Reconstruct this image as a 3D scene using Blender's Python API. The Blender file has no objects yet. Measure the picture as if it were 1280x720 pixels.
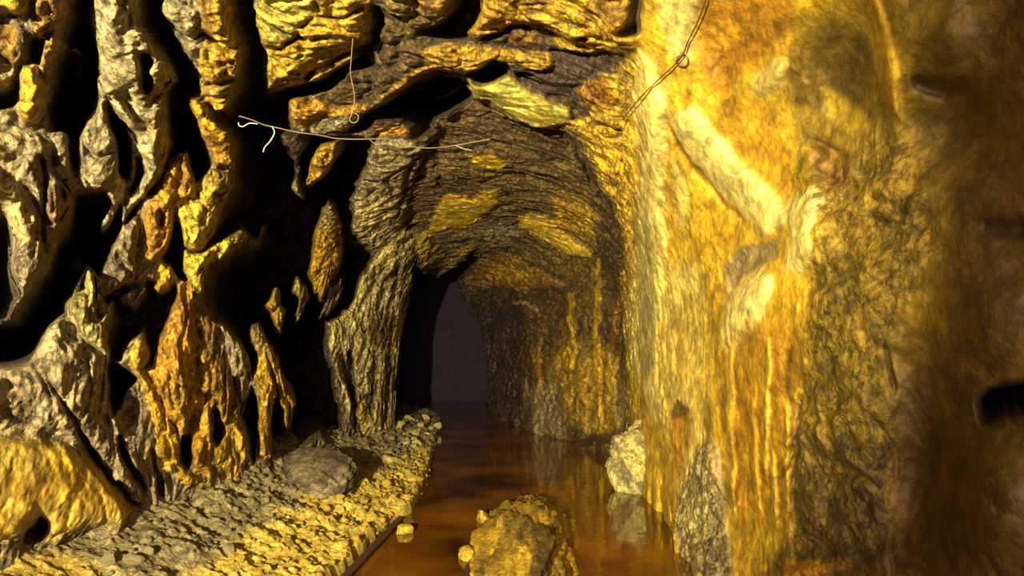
import bpy, math, random
import numpy as np
from mathutils import Vector, Matrix
rng = random.Random(7)
C = bpy.context.scene.collection
sc = bpy.context.scene
W, H = 1280, 720
FPX = 900.0
CAMZ = 1.1
PITCH = math.radians(4.83)
cp, sp = math.cos(PITCH), math.sin(PITCH)

# ------------------------------------------------------------------ camera
cam = bpy.data.cameras.new('camera'); cam.sensor_width = 36.0
cam.lens = 36.0 * FPX / W; cam.clip_start = 0.02; cam.clip_end = 100
camo = bpy.data.objects.new('camera', cam); C.objects.link(camo)
camo.location = (0, 0, CAMZ); camo.rotation_euler = (math.pi/2 + PITCH, 0, 0)
sc.camera = camo

def project(x, y, z):
    zz = z - CAMZ
    f = y*cp + zz*sp
    u = -y*sp + zz*cp
    f = np.maximum(f, 1e-3)
    return 640 + FPX*x/f, 360 - FPX*u/f

def ray(px, py):
    a = (px-640)/FPX; b = (360-py)/FPX
    return np.array([a, cp - b*sp, sp + b*cp])
def at_z(px, py, z=0.0):
    r = ray(px, py); t = (z-CAMZ)/r[2]
    return np.array([0, 0, CAMZ]) + r*t
def at_y(px, py, y):
    r = ray(px, py); t = y/r[1]
    return np.array([0, 0, CAMZ]) + r*t

# ------------------------------------------------------------------ noise
_r = np.random.RandomState(11)
_perm = _r.permutation(256).astype(np.int64); _perm = np.concatenate([_perm, _perm, _perm])
_ang = _r.rand(256)*2*np.pi
_gx, _gy = np.cos(_ang).astype(np.float32), np.sin(_ang).astype(np.float32)
def gn(x, y, seed=0):
    x = np.asarray(x, dtype=np.float64) + seed*17.31; y = np.asarray(y, dtype=np.float64) + seed*9.77
    xi = np.floor(x); yi = np.floor(y)
    fx = (x-xi).astype(np.float32); fy = (y-yi).astype(np.float32)
    xi = xi.astype(np.int64) & 255; yi = yi.astype(np.int64) & 255
    ux = fx*fx*fx*(fx*(fx*6-15)+10); uy = fy*fy*fy*(fy*(fy*6-15)+10)
    def g(ix, iy, dx, dy):
        h = _perm[_perm[ix & 255] + (iy & 255)]
        return _gx[h]*dx + _gy[h]*dy
    a = g(xi, yi, fx, fy); b = g(xi+1, yi, fx-1, fy)
    c = g(xi, yi+1, fx, fy-1); d = g(xi+1, yi+1, fx-1, fy-1)
    return ((a + (b-a)*ux) + ((c + (d-c)*ux) - (a + (b-a)*ux))*uy)*1.5
def fbm(x, y, n=4, seed=0, gain=.5):
    s = 0; A = 1; t = 0
    for i in range(n):
        s = s + A*gn(x*2**i, y*2**i, seed+i*3); t += A; A *= gain
    return s/t
def ridged(x, y, n=4, seed=0, gain=.55):
    s = 0; A = 1; t = 0
    for i in range(n):
        v = 1 - np.abs(gn(x*2**i, y*2**i, seed+i*3))*1.6
        s = s + A*v*v*np.sign(v); t += A; A *= gain
    return s/t
_g3 = _r.randn(256, 3).astype(np.float32); _g3 /= np.linalg.norm(_g3, axis=1)[:, None]
_g3x, _g3y, _g3z = _g3[:, 0].copy(), _g3[:, 1].copy(), _g3[:, 2].copy()
_p32 = _perm.astype(np.int32)
def gn3(x, y, z, seed=0):
    x = (x+seed*7.13).astype(np.float32); y = (y+seed*3.71+40).astype(np.float32); z = (z-seed*5.37+80).astype(np.float32)
    xi = np.floor(x); yi = np.floor(y); zi = np.floor(z); fx = x-xi; fy = y-yi; fz = z-zi
    xi = xi.astype(np.int32) & 255; yi = yi.astype(np.int32) & 255; zi = zi.astype(np.int32) & 255
    u = fx*fx*fx*(fx*(fx*6-15)+10); v = fy*fy*fy*(fy*(fy*6-15)+10); w = fz*fz*fz*(fz*(fz*6-15)+10)
    def g(a, b, c):
        h = _p32[_p32[_p32[(xi+a) & 255] + ((yi+b) & 255)] + ((zi+c) & 255)]
        return _g3x[h]*(fx-a) + _g3y[h]*(fy-b) + _g3z[h]*(fz-c)
    def lx(b, c): p = g(0, b, c); return p + (g(1, b, c)-p)*u
    def ly(c): p = lx(0, c); return p + (lx(1, c)-p)*v
    p = ly(0); return (p + (ly(1)-p)*w)*1.5
def fbm3(x, y, z, n=4, seed=0, gain=.5):
    s = 0; A = 1; t = 0
    for i in range(n):
        s = s + A*gn3(x*2**i, y*2**i, z*2**i, seed+i); t += A; A *= gain
    return s/t
def ridged3(x, y, z, n=4, seed=0, gain=.6):
    s = 0; A = 1; t = 0
    for i in range(n):
        v = 1 - np.abs(gn3(x*2.03**i, y*2.03**i, z*2.03**i, seed+i))*1.7
        s = s + A*v*np.abs(v); t += A; A *= gain
    return s/t
def smooth(e0, e1, x):
    t = np.clip((x-e0)/(e1-e0), 0, 1); return t*t*(3-2*t)

# ------------------------------------------------------------------ survey of the walls (relief and mineral maps)
M_ = 60                                     # margin round the surveyed frame
GW, GH = W + 2*M_, H + 2*M_
F = np.zeros((GH, GW), np.float32)
K = np.zeros((GH, GW, 3), np.float32)
R = np.ones((GH, GW), np.float32)           # roughness of the relief
def lin(c):
    c = np.array(c, dtype=np.float64)/255.0
    return np.where(c <= .04045, c/12.92, ((c+.055)/1.055)**2.4)
#MINERALS
PAL = dict(
 G=(156,139,102), GL=(184,167,122), GD=(106,90,66), GY=(170,156,84), PK=(168,146,108),
 B=(98,74,38), BD=(64,46,30), BO=(146,104,36), OL=(146,122,40), OLD=(116,92,32),
 O=(214,168,32), Y=(232,198,60), OR=(206,150,28), P=(250,230,136), PG=(206,194,92), ORD=(182,124,26), YO=(222,180,42), DP=(80,60,48))
PALL = {k: lin(v)*.5 for k, v in PAL.items()}
def sdist(pts, x0, y0, x1, y1):
    yy, xx = np.mgrid[y0:y1, x0:x1].astype(np.float32)
    yy += .5; xx += .5
    n = len(pts); d2 = np.full(xx.shape, 1e9, np.float32); ins = np.zeros(xx.shape, bool)
    for i in range(n):
        ax, ay = pts[i]; bx, by = pts[(i+1) % n]
        ex, ey = bx-ax, by-ay; L = ex*ex+ey*ey + 1e-6
        t = np.clip(((xx-ax)*ex + (yy-ay)*ey)/L, 0, 1)
        dx = xx-ax-t*ex; dy = yy-ay-t*ey
        d2 = np.minimum(d2, dx*dx+dy*dy)
        if ay != by:
            c = ((ay > yy) != (by > yy)) & (xx < (bx-ax)*(yy-ay)/(by-ay) + ax)
            ins ^= c
    d = np.sqrt(d2)
    return np.where(ins, d, -d)
def patch(pts, pad):
    p = [(a+M_, b+M_) for a, b in pts]
    xs = [a for a, b in p]; ys = [b for a, b in p]
    x0 = int(max(0, min(xs)-pad)); x1 = int(min(GW, max(xs)+pad+1))
    y0 = int(max(0, min(ys)-pad)); y1 = int(min(GH, max(ys)+pad+1))
    return sdist(p, x0, y0, x1, y1), slice(y0, y1), slice(x0, x1)
def ext(pts):                                # shapes that touch the frame's edge run on beyond it
    o = []
    for a, b in pts:
        if a <= 0: a = -M_-5
        if a >= 1280: a = 1280+M_+5
        if b <= 0: b = -M_-5
        o.append((a, b))
    return o
def rel(level, bulge, s, pts, e=2.0):        # relief: level plus a rounded bulge
    pts = ext(pts)
    sd, ys, xs = patch(pts, 6+e)
    m = smooth(-e, e, sd); t = level + bulge*(1-np.exp(-np.maximum(sd, 0)/s))
    F[ys, xs] = F[ys, xs]*(1-m) + t*m
def add(bulge, s, pts):
    pts = ext(pts)
    sd, ys, xs = patch(pts, 4)
    F[ys, xs] += bulge*(1-np.exp(-np.maximum(sd, 0)/s))
def col(c, pts, e=4.0, k=1.0):
    pts = ext(pts)
    sd, ys, xs = patch(pts, 8+e)
    m = (smooth(-e, e, sd)*k)[..., None]
    K[ys, xs] = K[ys, xs]*(1-m) + PALL[c]*m
def rgh(v, pts, e=15.0):
    pts = ext(pts)
    sd, ys, xs = patch(pts, 8+e)
    m = smooth(-e, e, sd); R[ys, xs] = R[ys, xs]*(1-m) + v*m
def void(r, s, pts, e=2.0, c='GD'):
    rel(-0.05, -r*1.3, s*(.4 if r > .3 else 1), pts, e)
    if c: col(c, pts, 2.0, .8)  # hollows painted darker grey as well, tuned for their shade
def rock(c, bulge, s, pts, level=0.0, e=2.0):
    rel(level, bulge*.85, s*.6, pts, e); col(c, pts, 3.0)
def line(pts, w):                            # a thin crack as a polygon
    L = []; Rr = []
    n = len(pts)
    for i, (x, y) in enumerate(pts):
        a = pts[max(0, i-1)]; b = pts[min(n-1, i+1)]
        dx, dy = b[0]-a[0], b[1]-a[1]; q = math.hypot(dx, dy) or 1
        ww = w*(.35 + .65*math.sin(math.pi*(i+.5)/n))/2
        L.append((x-dy/q*ww, y+dx/q*ww)); Rr.append((x+dy/q*ww, y-dx/q*ww))
    return L + Rr[::-1]
def crack(w, depth, pts, c='B', k=.7):
    if pts[0][0] > 790: depth *= .35
    P = line(pts, w)
    sd, ys, xs = patch(P, 5)
    F[ys, xs] -= depth*smooth(-1.5, max(1.5, w/2), sd)
    if c: col(c, P, 2.0, k)
def streak(c, w, pts, k=.8, e=3.0, h=0.0):
    P = line(pts, w); col(c, P, e, k)
    if h:
        sd, ys, xs = patch(P, 4); F[ys, xs] += h*(1-np.exp(-np.maximum(sd, 0)/3))
#MAPDATA
exec_map = None
# base minerals
K[:] = PALL['G']
col('B', [(300,-200),(640,-200),(800,-200),(800,600),(610,600),(610,330),(520,330),(480,200)], 20)
col('YO', [(775,-200),(1500,-200),(1500,900),(860,900),(780,640),(790,500),(785,300),(790,100)], 12)
rgh(.20, [(790,-200),(1500,-200),(1500,900),(860,900),(780,640),(790,300)], 20)
rgh(.55, [(610,330),(790,330),(790,640),(610,640)], 20)
rgh(.7, [(990,230),(1140,150),(1180,300),(1120,420),(1120,720),(980,720),(985,560),(1010,340)], 25)
# ---- left wall: the hollows
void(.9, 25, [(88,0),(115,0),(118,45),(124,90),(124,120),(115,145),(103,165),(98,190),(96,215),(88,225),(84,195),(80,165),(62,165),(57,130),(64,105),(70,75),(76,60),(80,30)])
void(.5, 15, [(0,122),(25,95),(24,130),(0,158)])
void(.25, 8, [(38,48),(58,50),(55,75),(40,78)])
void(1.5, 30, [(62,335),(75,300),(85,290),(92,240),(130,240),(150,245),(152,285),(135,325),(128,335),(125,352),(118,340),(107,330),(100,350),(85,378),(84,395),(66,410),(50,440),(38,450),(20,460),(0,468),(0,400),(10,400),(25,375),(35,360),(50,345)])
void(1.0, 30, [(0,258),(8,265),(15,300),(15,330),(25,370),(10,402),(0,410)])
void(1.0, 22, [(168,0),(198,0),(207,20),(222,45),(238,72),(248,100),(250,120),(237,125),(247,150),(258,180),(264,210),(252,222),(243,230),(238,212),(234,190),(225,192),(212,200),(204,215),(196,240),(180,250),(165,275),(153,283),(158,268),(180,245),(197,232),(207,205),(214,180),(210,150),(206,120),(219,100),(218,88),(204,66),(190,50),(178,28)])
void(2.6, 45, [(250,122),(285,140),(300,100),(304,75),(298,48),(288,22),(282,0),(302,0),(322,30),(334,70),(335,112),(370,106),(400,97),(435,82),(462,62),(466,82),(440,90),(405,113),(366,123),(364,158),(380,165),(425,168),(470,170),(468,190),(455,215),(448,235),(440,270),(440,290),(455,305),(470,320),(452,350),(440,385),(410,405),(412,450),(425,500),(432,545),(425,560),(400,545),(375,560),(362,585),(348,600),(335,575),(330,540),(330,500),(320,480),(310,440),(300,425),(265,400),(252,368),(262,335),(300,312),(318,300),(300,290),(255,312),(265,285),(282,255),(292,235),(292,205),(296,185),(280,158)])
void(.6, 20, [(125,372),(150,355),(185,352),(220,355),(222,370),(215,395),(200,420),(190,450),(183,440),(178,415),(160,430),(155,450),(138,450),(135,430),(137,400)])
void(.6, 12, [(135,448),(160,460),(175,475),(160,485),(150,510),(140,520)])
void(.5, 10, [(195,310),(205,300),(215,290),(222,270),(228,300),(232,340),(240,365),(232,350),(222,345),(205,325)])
# ---- left wall: the rock between them
rock('GL', .16, 22, [(115,0),(168,0),(178,28),(190,52),(204,66),(218,88),(219,100),(207,118),(208,150),(213,175),(208,200),(197,230),(178,250),(160,272),(153,280),(155,262),(168,240),(180,222),(182,205),(172,190),(165,165),(150,145),(135,128),(124,140),(122,110),(122,80),(117,40)], .05)
col('YO', [(182,150),(205,145),(208,180),(200,190)], 8, .35)
rock('G', .14, 14, [(134,132),(124,138),(112,150),(103,168),(98,195),(99,222),(108,238),(125,242),(140,232),(150,222),(150,200),(146,175),(137,158)], .03)
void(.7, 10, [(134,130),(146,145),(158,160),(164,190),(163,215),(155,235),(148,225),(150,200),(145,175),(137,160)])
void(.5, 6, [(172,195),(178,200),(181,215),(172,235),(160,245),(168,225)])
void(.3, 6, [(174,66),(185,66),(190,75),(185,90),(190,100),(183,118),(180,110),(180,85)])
rock('GL', .05, 5, [(150,215),(158,225),(150,255),(135,290),(128,300),(125,285),(135,255),(130,240)])
rock('G', .04, 4, [(171,193),(173,205),(168,225),(158,242),(165,215)])
rock('G', .18, 22, [(0,165),(20,160),(45,165),(70,175),(85,200),(88,232),(95,245),(90,270),(84,292),(70,300),(62,322),(60,335),(45,352),(28,372),(10,400),(25,368),(14,335),(15,305),(6,270),(0,260)], .04)
col('BO', [(58,240),(80,235),(83,270),(80,300),(62,300),(58,270)], 6, .8)
add(.05, 8, [(0,225),(12,232),(30,262),(50,298),(42,312),(20,295),(5,260)]); col('P', [(0,225),(12,232),(30,262),(50,298),(42,312),(20,295),(5,260)], 6, .45)
rock('G', .08, 8, [(62,170),(85,160),(90,190),(95,222),(88,230),(75,215),(62,200)], .02)
crack(6, .15, [(50,195),(58,225),(55,255),(52,290),(58,315)], 'BD')
crack(5, .12, [(62,200),(72,222),(86,232)], 'BD')
rock('B', .12, 12, [(0,20),(25,28),(40,35),(40,60),(38,80),(25,85),(22,98),(0,118)])
col('OR', [(5,30),(20,35),(22,80),(8,85)], 6, .6)
rock('G', .06, 8, [(0,85),(18,85),(22,95),(10,110),(0,120)], .04)
rock('BO', .10, 8, [(42,10),(60,0),(88,0),(90,15),(80,35),(75,60),(62,75),(68,100),(55,105),(50,85),(58,60),(70,35),(55,40),(48,48),(40,40)], .02)
col('O', [(62,50),(72,45),(70,70),(60,85),(55,75)], 4, .7); col('O', [(42,30),(55,30),(54,45),(44,45)], 4, .6)
rock('O', .12, 10, [(28,85),(48,83),(53,100),(55,120),(50,145),(40,158),(28,155),(22,140),(26,110)], .05)
rock('Y', .10, 12, [(0,0),(40,0),(35,10),(28,22),(15,20),(5,15),(0,12)], .06)
rock('BO', .03, 5, [(88,55),(98,60),(101,72),(95,75),(86,65)], -.1)
rock('G', .03, 5, [(100,80),(108,82),(104,95),(96,108),(93,100)], -.1)
rock('G', .02, 3, [(88,135),(96,130),(92,140),(86,142)], -.15)
rock('G', .14, 14, [(153,283),(172,270),(177,290),(175,320),(178,335),(170,348),(158,352),(140,350),(131,340),(135,325),(148,305)], .02)
rock('G', .03, 4, [(100,318),(105,315),(98,332),(88,338),(92,325)], -.1)
rock('GY', .16, 12, [(107,330),(120,340),(125,360),(118,390),(122,400),(135,375),(140,368),(138,395),(130,405),(137,445),(125,442),(105,425),(95,405),(90,395),(85,380),(95,360),(103,345)], .03)
rock('PK', .16, 30, [(0,470),(38,450),(52,430),(60,412),(80,395),(84,420),(100,425),(128,440),(135,455),(140,520),(160,545),(190,600),(190,645),(170,640),(140,600),(100,560),(50,545),(0,540)], 0.0)
col('GL', [(55,420),(80,400),(84,430),(110,440),(130,455),(130,500),(100,470),(60,450)], 8, .7)
col('Y', [(0,548),(50,548),(95,565),(135,598),(170,640),(150,655),(110,662),(60,676),(60,650),(48,643),(30,655),(25,670),(0,685)], 9, .7)
col('PK', [(85,600),(125,590),(135,640),(100,655)], 10, .5); col('OLD', [(0,600),(30,590),(40,620),(0,640)], 8, .3)
col('YO', [(60,560),(130,600),(150,640),(90,640),(60,600)], 12, .8)
col('ORD', [(15,590),(60,595),(70,630),(20,625)], 10, .5)
rel(.12, .05, 30, [(0,548),(50,548),(95,565),(135,598),(170,640),(150,655),(110,662),(60,676),(60,650),(48,643),(30,655),(25,670),(0,685)], 12)
rgh(.42, [(0,548),(50,548),(95,565),(135,598),(170,640),(110,662),(0,685)], 8)
void(.6, 8, [(48,645),(60,652),(60,668),(50,678),(40,680),(36,700),(28,690),(28,665),(38,655)])
crack(9, .22, [(95,535),(118,568),(140,600),(162,628),(180,645)], 'BD')
crack(12, .25, [(148,540),(156,570),(168,595),(180,622)], 'BD')
crack(6, .15, [(60,470),(90,520),(110,560),(135,590)], 'B', .4)
crack(7, .2, [(190,560),(195,590),(205,640)], 'BD', .6)
rock('OR', .14, 12, [(222,190),(233,192),(240,225),(246,240),(240,252),(225,255),(217,262),(216,280),(213,300),(208,312),(195,325),(180,325),(178,290),(182,265),(190,250),(200,240),(205,215)], .05)
crack(8, .15, [(200,262),(205,270),(200,282)], 'BD')
crack(4, .1, [(218,232),(226,250),(240,246)], 'BD')
rock('Y', .13, 14, [(222,258),(243,250),(252,228),(262,212),(283,215),(291,235),(285,250),(275,262),(268,285),(255,306),(245,312),(228,310),(226,280)], .08)
col('OLD', [(255,212),(285,215),(288,240),(265,232),(252,240)], 5, .7)
crack(4, .10, [(270,240),(280,255)], 'BD')
rock('Y', .13, 12, [(229,314),(250,314),(262,306),(285,292),(303,287),(310,292),(304,305),(290,315),(270,323),(262,335),(254,352),(250,368),(243,365),(235,345),(230,325)], .07)
crack(4, .12, [(226,311),(240,313),(252,312),(258,308)], 'BD')
col('OLD', [(285,292),(306,288),(306,305),(290,314),(284,305)], 4, .8)
rock('YO', .02, 3, [(325,280),(329,280),(328,292),(324,297)], -.4)
rock('OR', .12, 9, [(236,122),(248,122),(262,140),(282,162),(295,178),(296,190),(290,208),(270,210),(262,190),(250,160),(240,140)], .04)
rock('O', .14, 14, [(232,0),(283,0),(290,22),(300,50),(305,68),(300,82),(300,95),(290,100),(293,118),(285,135),(272,142),(262,132),(252,122),(250,112),(252,100),(245,75),(255,55),(252,35),(240,20)], .04)
col('BO', [(235,0),(265,0),(262,40),(255,60),(245,40)], 6, .7); col('Y', [(255,55),(270,60),(262,85),(250,90)], 5, .5)
col('GY', [(256,112),(290,100),(292,118),(270,124)], 4, .6)
crack(5, .14, [(250,112),(265,106),(280,102),(294,96)], 'BD'); crack(4, .10, [(253,122),(270,122),(288,119)], 'BD')
crack(6, .1, [(278,78),(285,88),(280,100)], 'BD', .5)
rock('GL', .12, 12, [(196,0),(235,0),(250,30),(250,45),(245,75),(238,72),(225,48),(208,22)], .02)
rock('O', .08, 7, [(200,330),(215,328),(218,345),(212,365),(198,368),(187,362),(198,350)], .0)
rock('GD', .05, 8, [(140,365),(160,360),(185,350),(185,368),(165,390),(150,380)], -.1)
rock('OR', .22, 22, [(222,355),(236,350),(245,372),(250,420),(250,480),(242,520),(226,545),(214,530),(198,500),(186,470),(190,450),(200,425),(212,395),(220,375)], .03)
col('BO', [(220,360),(236,355),(245,385),(240,420),(225,400),(215,400)], 8, .6); col('YO', [(205,470),(235,480),(225,520),(205,500)], 10, .5)
rock('BO', .16, 12, [(245,370),(258,388),(272,405),(280,440),(290,470),(300,500),(296,530),(290,560),(275,590),(262,580),(258,540),(248,500),(247,440)], .03)
col('O', [(250,400),(262,410),(268,470),(285,520),(270,560),(255,500)], 6, .5)
rock('G', .10, 8, [(270,403),(285,410),(300,430),(308,458),(311,472),(298,478),(290,470),(278,440)], .03)
rock('G', .05, 5, [(300,475),(308,478),(306,500),(298,490)])
rock('O', .12, 9, [(175,420),(187,440),(180,470),(192,485),(200,505),(215,530),(224,550),(215,575),(205,570),(190,530),(178,480),(162,455),(165,435)], .02)
crack(4, .12, [(172,465),(182,460),(192,450)], 'BD')
rock('OR', .14, 9, [(240,500),(262,490),(270,540),(262,580),(268,600),(245,590),(240,560)], .04)
void(.35, 7, [(262,545),(270,508),(278,530),(285,560),(270,555)])
rock('O', .12, 8, [(285,510),(295,520),(290,560),(305,600),(310,612),(296,614),(282,588),(268,582),(265,560),(280,545)], .04)
rock('O', .10, 7, [(294,535),(308,540),(312,570),(305,590),(296,560)], .05)
rock('O', .12, 10, [(200,540),(222,555),(222,580),(240,590),(265,605),(240,608),(215,592),(195,570)], .03)
col('Y', [(180,555),(200,560),(215,590),(200,600),(185,580)], 8, .7)
void(.35, 8, [(224,545),(240,550),(241,575),(235,588),(224,580)])
void(.6, 9, [(312,478),(320,500),(322,540),(318,580),(312,570),(308,535),(303,520),(308,500)])
rock('O', .16, 11, [(310,402),(325,402),(338,430),(350,455),(362,480),(368,505),(362,540),(352,535),(350,510),(342,500),(340,530),(340,570),(325,575),(322,540),(325,500),(318,470),(322,450),(312,430)], .02)
col('GD', [(308,400),(325,402),(332,425),(322,450),(312,430)], 4, .7); col('GL', [(320,410),(328,412),(340,445),(334,450)], 3, .6)
crack(4, .15, [(332,440),(342,470),(347,500)], 'BD')
rock('B', .08, 8, [(325,575),(342,570),(348,590),(345,612),(330,610)], .0); col('O', [(337,585),(347,585),(345,605),(338,605)], 3, .7)
rock('O', .08, 7, [(342,357),(350,365),(352,378),(358,385),(355,410),(349,423),(340,405),(335,390),(328,385),(335,370)], -.1)
rock('GY', .07, 6, [(372,340),(376,350),(385,360),(390,372),(380,390),(370,405),(364,395),(370,380),(366,360)], -.15)
rock('GD', .04, 3, [(370,425),(375,430),(373,445),(369,438)], -.3)
rock('O', .14, 10, [(412,245),(418,255),(428,280),(430,310),(425,330),(415,360),(402,380),(395,375),(388,360),(382,340),(388,310),(396,285),(403,265)], -.1)
col('PK', [(412,245),(420,258),(426,280),(400,285),(402,268)], 4, .7); col('OR', [(400,350),(412,345),(408,368),(400,376)], 3, .8)
rock('PK', .06, 7, [(405,375),(428,335),(430,350),(427,370),(412,392),(398,402),(395,398)], -.15)
rock('DP', .08, 8, [(345,165),(375,165),(385,180),(375,205),(378,225),(380,252),(372,250),(364,235),(366,205),(355,180)], -.1)
rock('GL', .04, 4, [(364,232),(372,226),(380,253),(373,252)], -.05)
rock('O', .11, 9, [(400,178),(423,172),(425,190),(415,212),(400,225),(385,235),(380,225),(388,200)], -.05)
# ---- buttress in the middle, colours lightened to offset the lamp's falloff
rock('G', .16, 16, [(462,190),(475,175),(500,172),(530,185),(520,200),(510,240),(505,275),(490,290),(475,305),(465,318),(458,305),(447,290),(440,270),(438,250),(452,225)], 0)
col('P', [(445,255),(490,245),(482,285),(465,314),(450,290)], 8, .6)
crack(7, .2, [(520,190),(510,215),(505,245),(495,275)], 'BD', .7)
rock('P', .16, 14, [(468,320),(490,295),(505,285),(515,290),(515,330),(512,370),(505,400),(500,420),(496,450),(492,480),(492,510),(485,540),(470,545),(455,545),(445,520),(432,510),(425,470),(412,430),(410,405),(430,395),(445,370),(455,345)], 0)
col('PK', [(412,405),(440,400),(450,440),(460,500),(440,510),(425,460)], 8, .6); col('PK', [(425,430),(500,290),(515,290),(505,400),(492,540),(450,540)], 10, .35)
rel(.14, .03, 8, [(460,392),(480,388),(497,396),(494,425),(482,436),(466,436),(459,415)], 3); col('OLD', [(460,392),(480,388),(497,396),(494,425),(482,436),(466,436),(459,415)], 3)
col('GY', [(500,288),(513,292),(510,380),(500,385)], 3, .8); col('YO', [(484,425),(496,405),(496,430),(486,440)], 3, .5)
col('OR', [(447,506),(462,504),(466,525),(450,535)], 4, .8); col('OL', [(478,440),(495,440),(490,520),(478,530)], 4, .6)
crack(6, .2, [(500,300),(496,340),(492,375)], 'BD', .6); crack(5, .18, [(480,330),(462,365),(445,392)], 'BD', .7)
crack(8, .3, [(470,440),(466,475),(464,520)], 'BD', .7); crack(5, .25, [(488,442),(484,480),(482,530)], 'BD', .7)
crack(10, .4, [(424,440),(434,470),(440,500)], 'BD', .6); crack(8, .3, [(500,330),(480,360),(470,390)], 'BD', .6); crack(9, .4, [(436,440),(442,490),(444,550)], 'BD', .8); crack(5, .2, [(441,510),(460,495),(472,485)], 'BD', .8)
# ---- roof, near
rock('YO', .14, 25, [(325,0),(465,0),(462,20),(462,62),(440,78),(405,95),(370,105),(350,112),(335,110),(335,75),(330,50),(322,25)], .05)
col('PG', [(328,10),(380,0),(395,12),(372,32),(365,50),(340,55),(330,45)], 6, .7); col('OR', [(440,60),(462,40),(462,62),(400,92),(350,110),(340,95),(390,85)], 5, .6)
crack(7, .1, [(335,60),(352,60),(368,48),(376,32),(395,20)], 'ORD'); crack(4, .08, [(395,0),(400,15)], 'BD')
crack(6, .1, [(400,20),(430,22),(455,8)], 'BO', .6); crack(5, .08, [(390,90),(420,75),(445,60)], 'BD', .5)
rock('B', .08, 14, [(395,122),(430,95),(466,82),(466,125),(450,132),(420,135),(400,125)], -.1)
rock('OR', .08, 8, [(364,122),(380,122),(400,125),(420,135),(450,130),(462,135),(450,145),(400,148),(380,158),(366,152)], -.02)
rock('B', .06, 10, [(470,60),(478,25),(520,20),(545,30),(522,42),(560,55),(600,60),(590,75),(560,85),(530,90),(500,105),(470,130),(466,95)], 0)
col('OL', [(485,25),(520,25),(520,50),(485,60)], 8, .5)
rock('OL', .08, 9, [(472,0),(522,0),(520,20),(505,22),(485,18)], .03); rock('BO', .06, 8, [(520,0),(572,0),(560,20),(545,30),(525,22)], 0); col('YO', [(543,12),(552,10),(552,25),(544,26)], 3, .8)
void(.6, 10, [(575,0),(605,0),(603,20),(590,35),(584,48),(560,52),(535,47),(520,42),(545,34),(560,20),(570,8)])
void(.5, 7, [(462,5),(475,8),(480,25),(472,50),(470,85),(462,85),(460,40)])
void(.5, 8, [(442,60),(465,50),(465,85),(445,88)])
rock('B', .07, 10, [(470,65),(480,35),(500,45),(500,75),(480,95),(468,95)], 0)
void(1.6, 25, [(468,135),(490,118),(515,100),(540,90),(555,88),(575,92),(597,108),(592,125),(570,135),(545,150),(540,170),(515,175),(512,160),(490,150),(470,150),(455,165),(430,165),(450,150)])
rock('OR', .08, 6, [(466,134),(488,110),(518,88),(545,78),(582,80),(575,90),(545,87),(517,99),(495,118),(480,130)], .0); col('OL', [(470,130),(500,105),(505,112),(480,132)], 3, .6)
rock('O', .10, 10, [(525,66),(560,54),(600,60),(640,70),(645,80),(615,74),(600,85),(578,94),(560,85),(545,78),(530,75)], .02)
crack(4, .08, [(572,62),(577,78),(575,90)], 'ORD'); crack(5, .08, [(540,52),(560,60),(570,55)], 'BD')
rock('OR', .03, 3, [(468,163),(508,157),(509,165),(472,170)], -.1); rock('G', .02, 2, [(547,121),(575,106),(577,109),(551,125)], -.3); rock('GD', .02, 3, [(545,152),(558,145),(556,152),(548,158)], -.3)
rock('O', .12, 14, [(603,8),(620,0),(640,0),(780,0),(785,30),(800,42),(795,62),(760,64),(740,67),(700,62),(690,45),(655,30),(640,32),(620,40),(600,48),(583,38),(595,25)], .05)
col('BO', [(640,0),(700,0),(690,12),(660,8)], 5, .7); col('BO', [(725,0),(755,0),(775,20),(760,35),(735,15)], 6, .6); col('OR', [(600,10),(632,8),(635,30),(605,44)], 5, .5); col('Y', [(660,15),(730,20),(720,40),(680,40)], 8, .5)
crack(5, .08, [(716,50),(725,46),(738,46)], 'ORD'); crack(5, .08, [(716,34),(728,32),(736,34)], 'ORD')
void(.22, 8, [(786,0),(803,0),(803,38),(795,44),(772,43),(778,34),(790,25)])
rel(-.03, .04, 6, [(600,48),(622,42),(640,34),(662,34),(690,46),(692,60),(640,62),(600,58)]); col('B', [(600,48),(622,42),(640,34),(662,34),(690,46),(692,60),(640,62),(600,58)], 4)
crack(5, .12, [(600,46),(625,44),(642,32),(680,31)], 'BD'); col('ORD', [(640,42),(665,40),(670,55),(640,56)], 5, .6)
rock('O', .06, 7, [(600,60),(640,63),(688,66),(695,80),(680,88),(650,80),(635,75),(610,72)], .02)
rel(-.08, .06, 9, [(688,62),(740,66),(760,62),(768,72),(775,90),(770,95),(745,92),(728,108),(712,122),(690,126),(668,112),(648,96),(640,90),(680,88),(695,80)]); col('DP', [(688,62),(740,66),(760,62),(768,72),(775,90),(770,95),(745,92),(728,108),(712,122),(690,126),(668,112),(648,96),(640,90),(680,88),(695,80)], 4)
void(.5, 8, [(578,94),(600,85),(615,74),(630,78),(637,90),(628,98),(608,106),(595,104)])
rock('PG', .10, 12, [(580,97),(600,106),(612,104),(636,93),(648,105),(662,118),(685,125),(712,135),(712,150),(700,155),(680,160),(660,160),(640,148),(620,140),(612,125),(595,120)], .05)
col('OL', [(580,97),(600,106),(612,120),(600,120)], 4, .8); col('OL', [(655,115),(690,127),(710,136),(690,138),(660,125)], 4, .7); col('YO', [(640,130),(690,140),(700,153),(670,155)], 6, .4)
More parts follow.
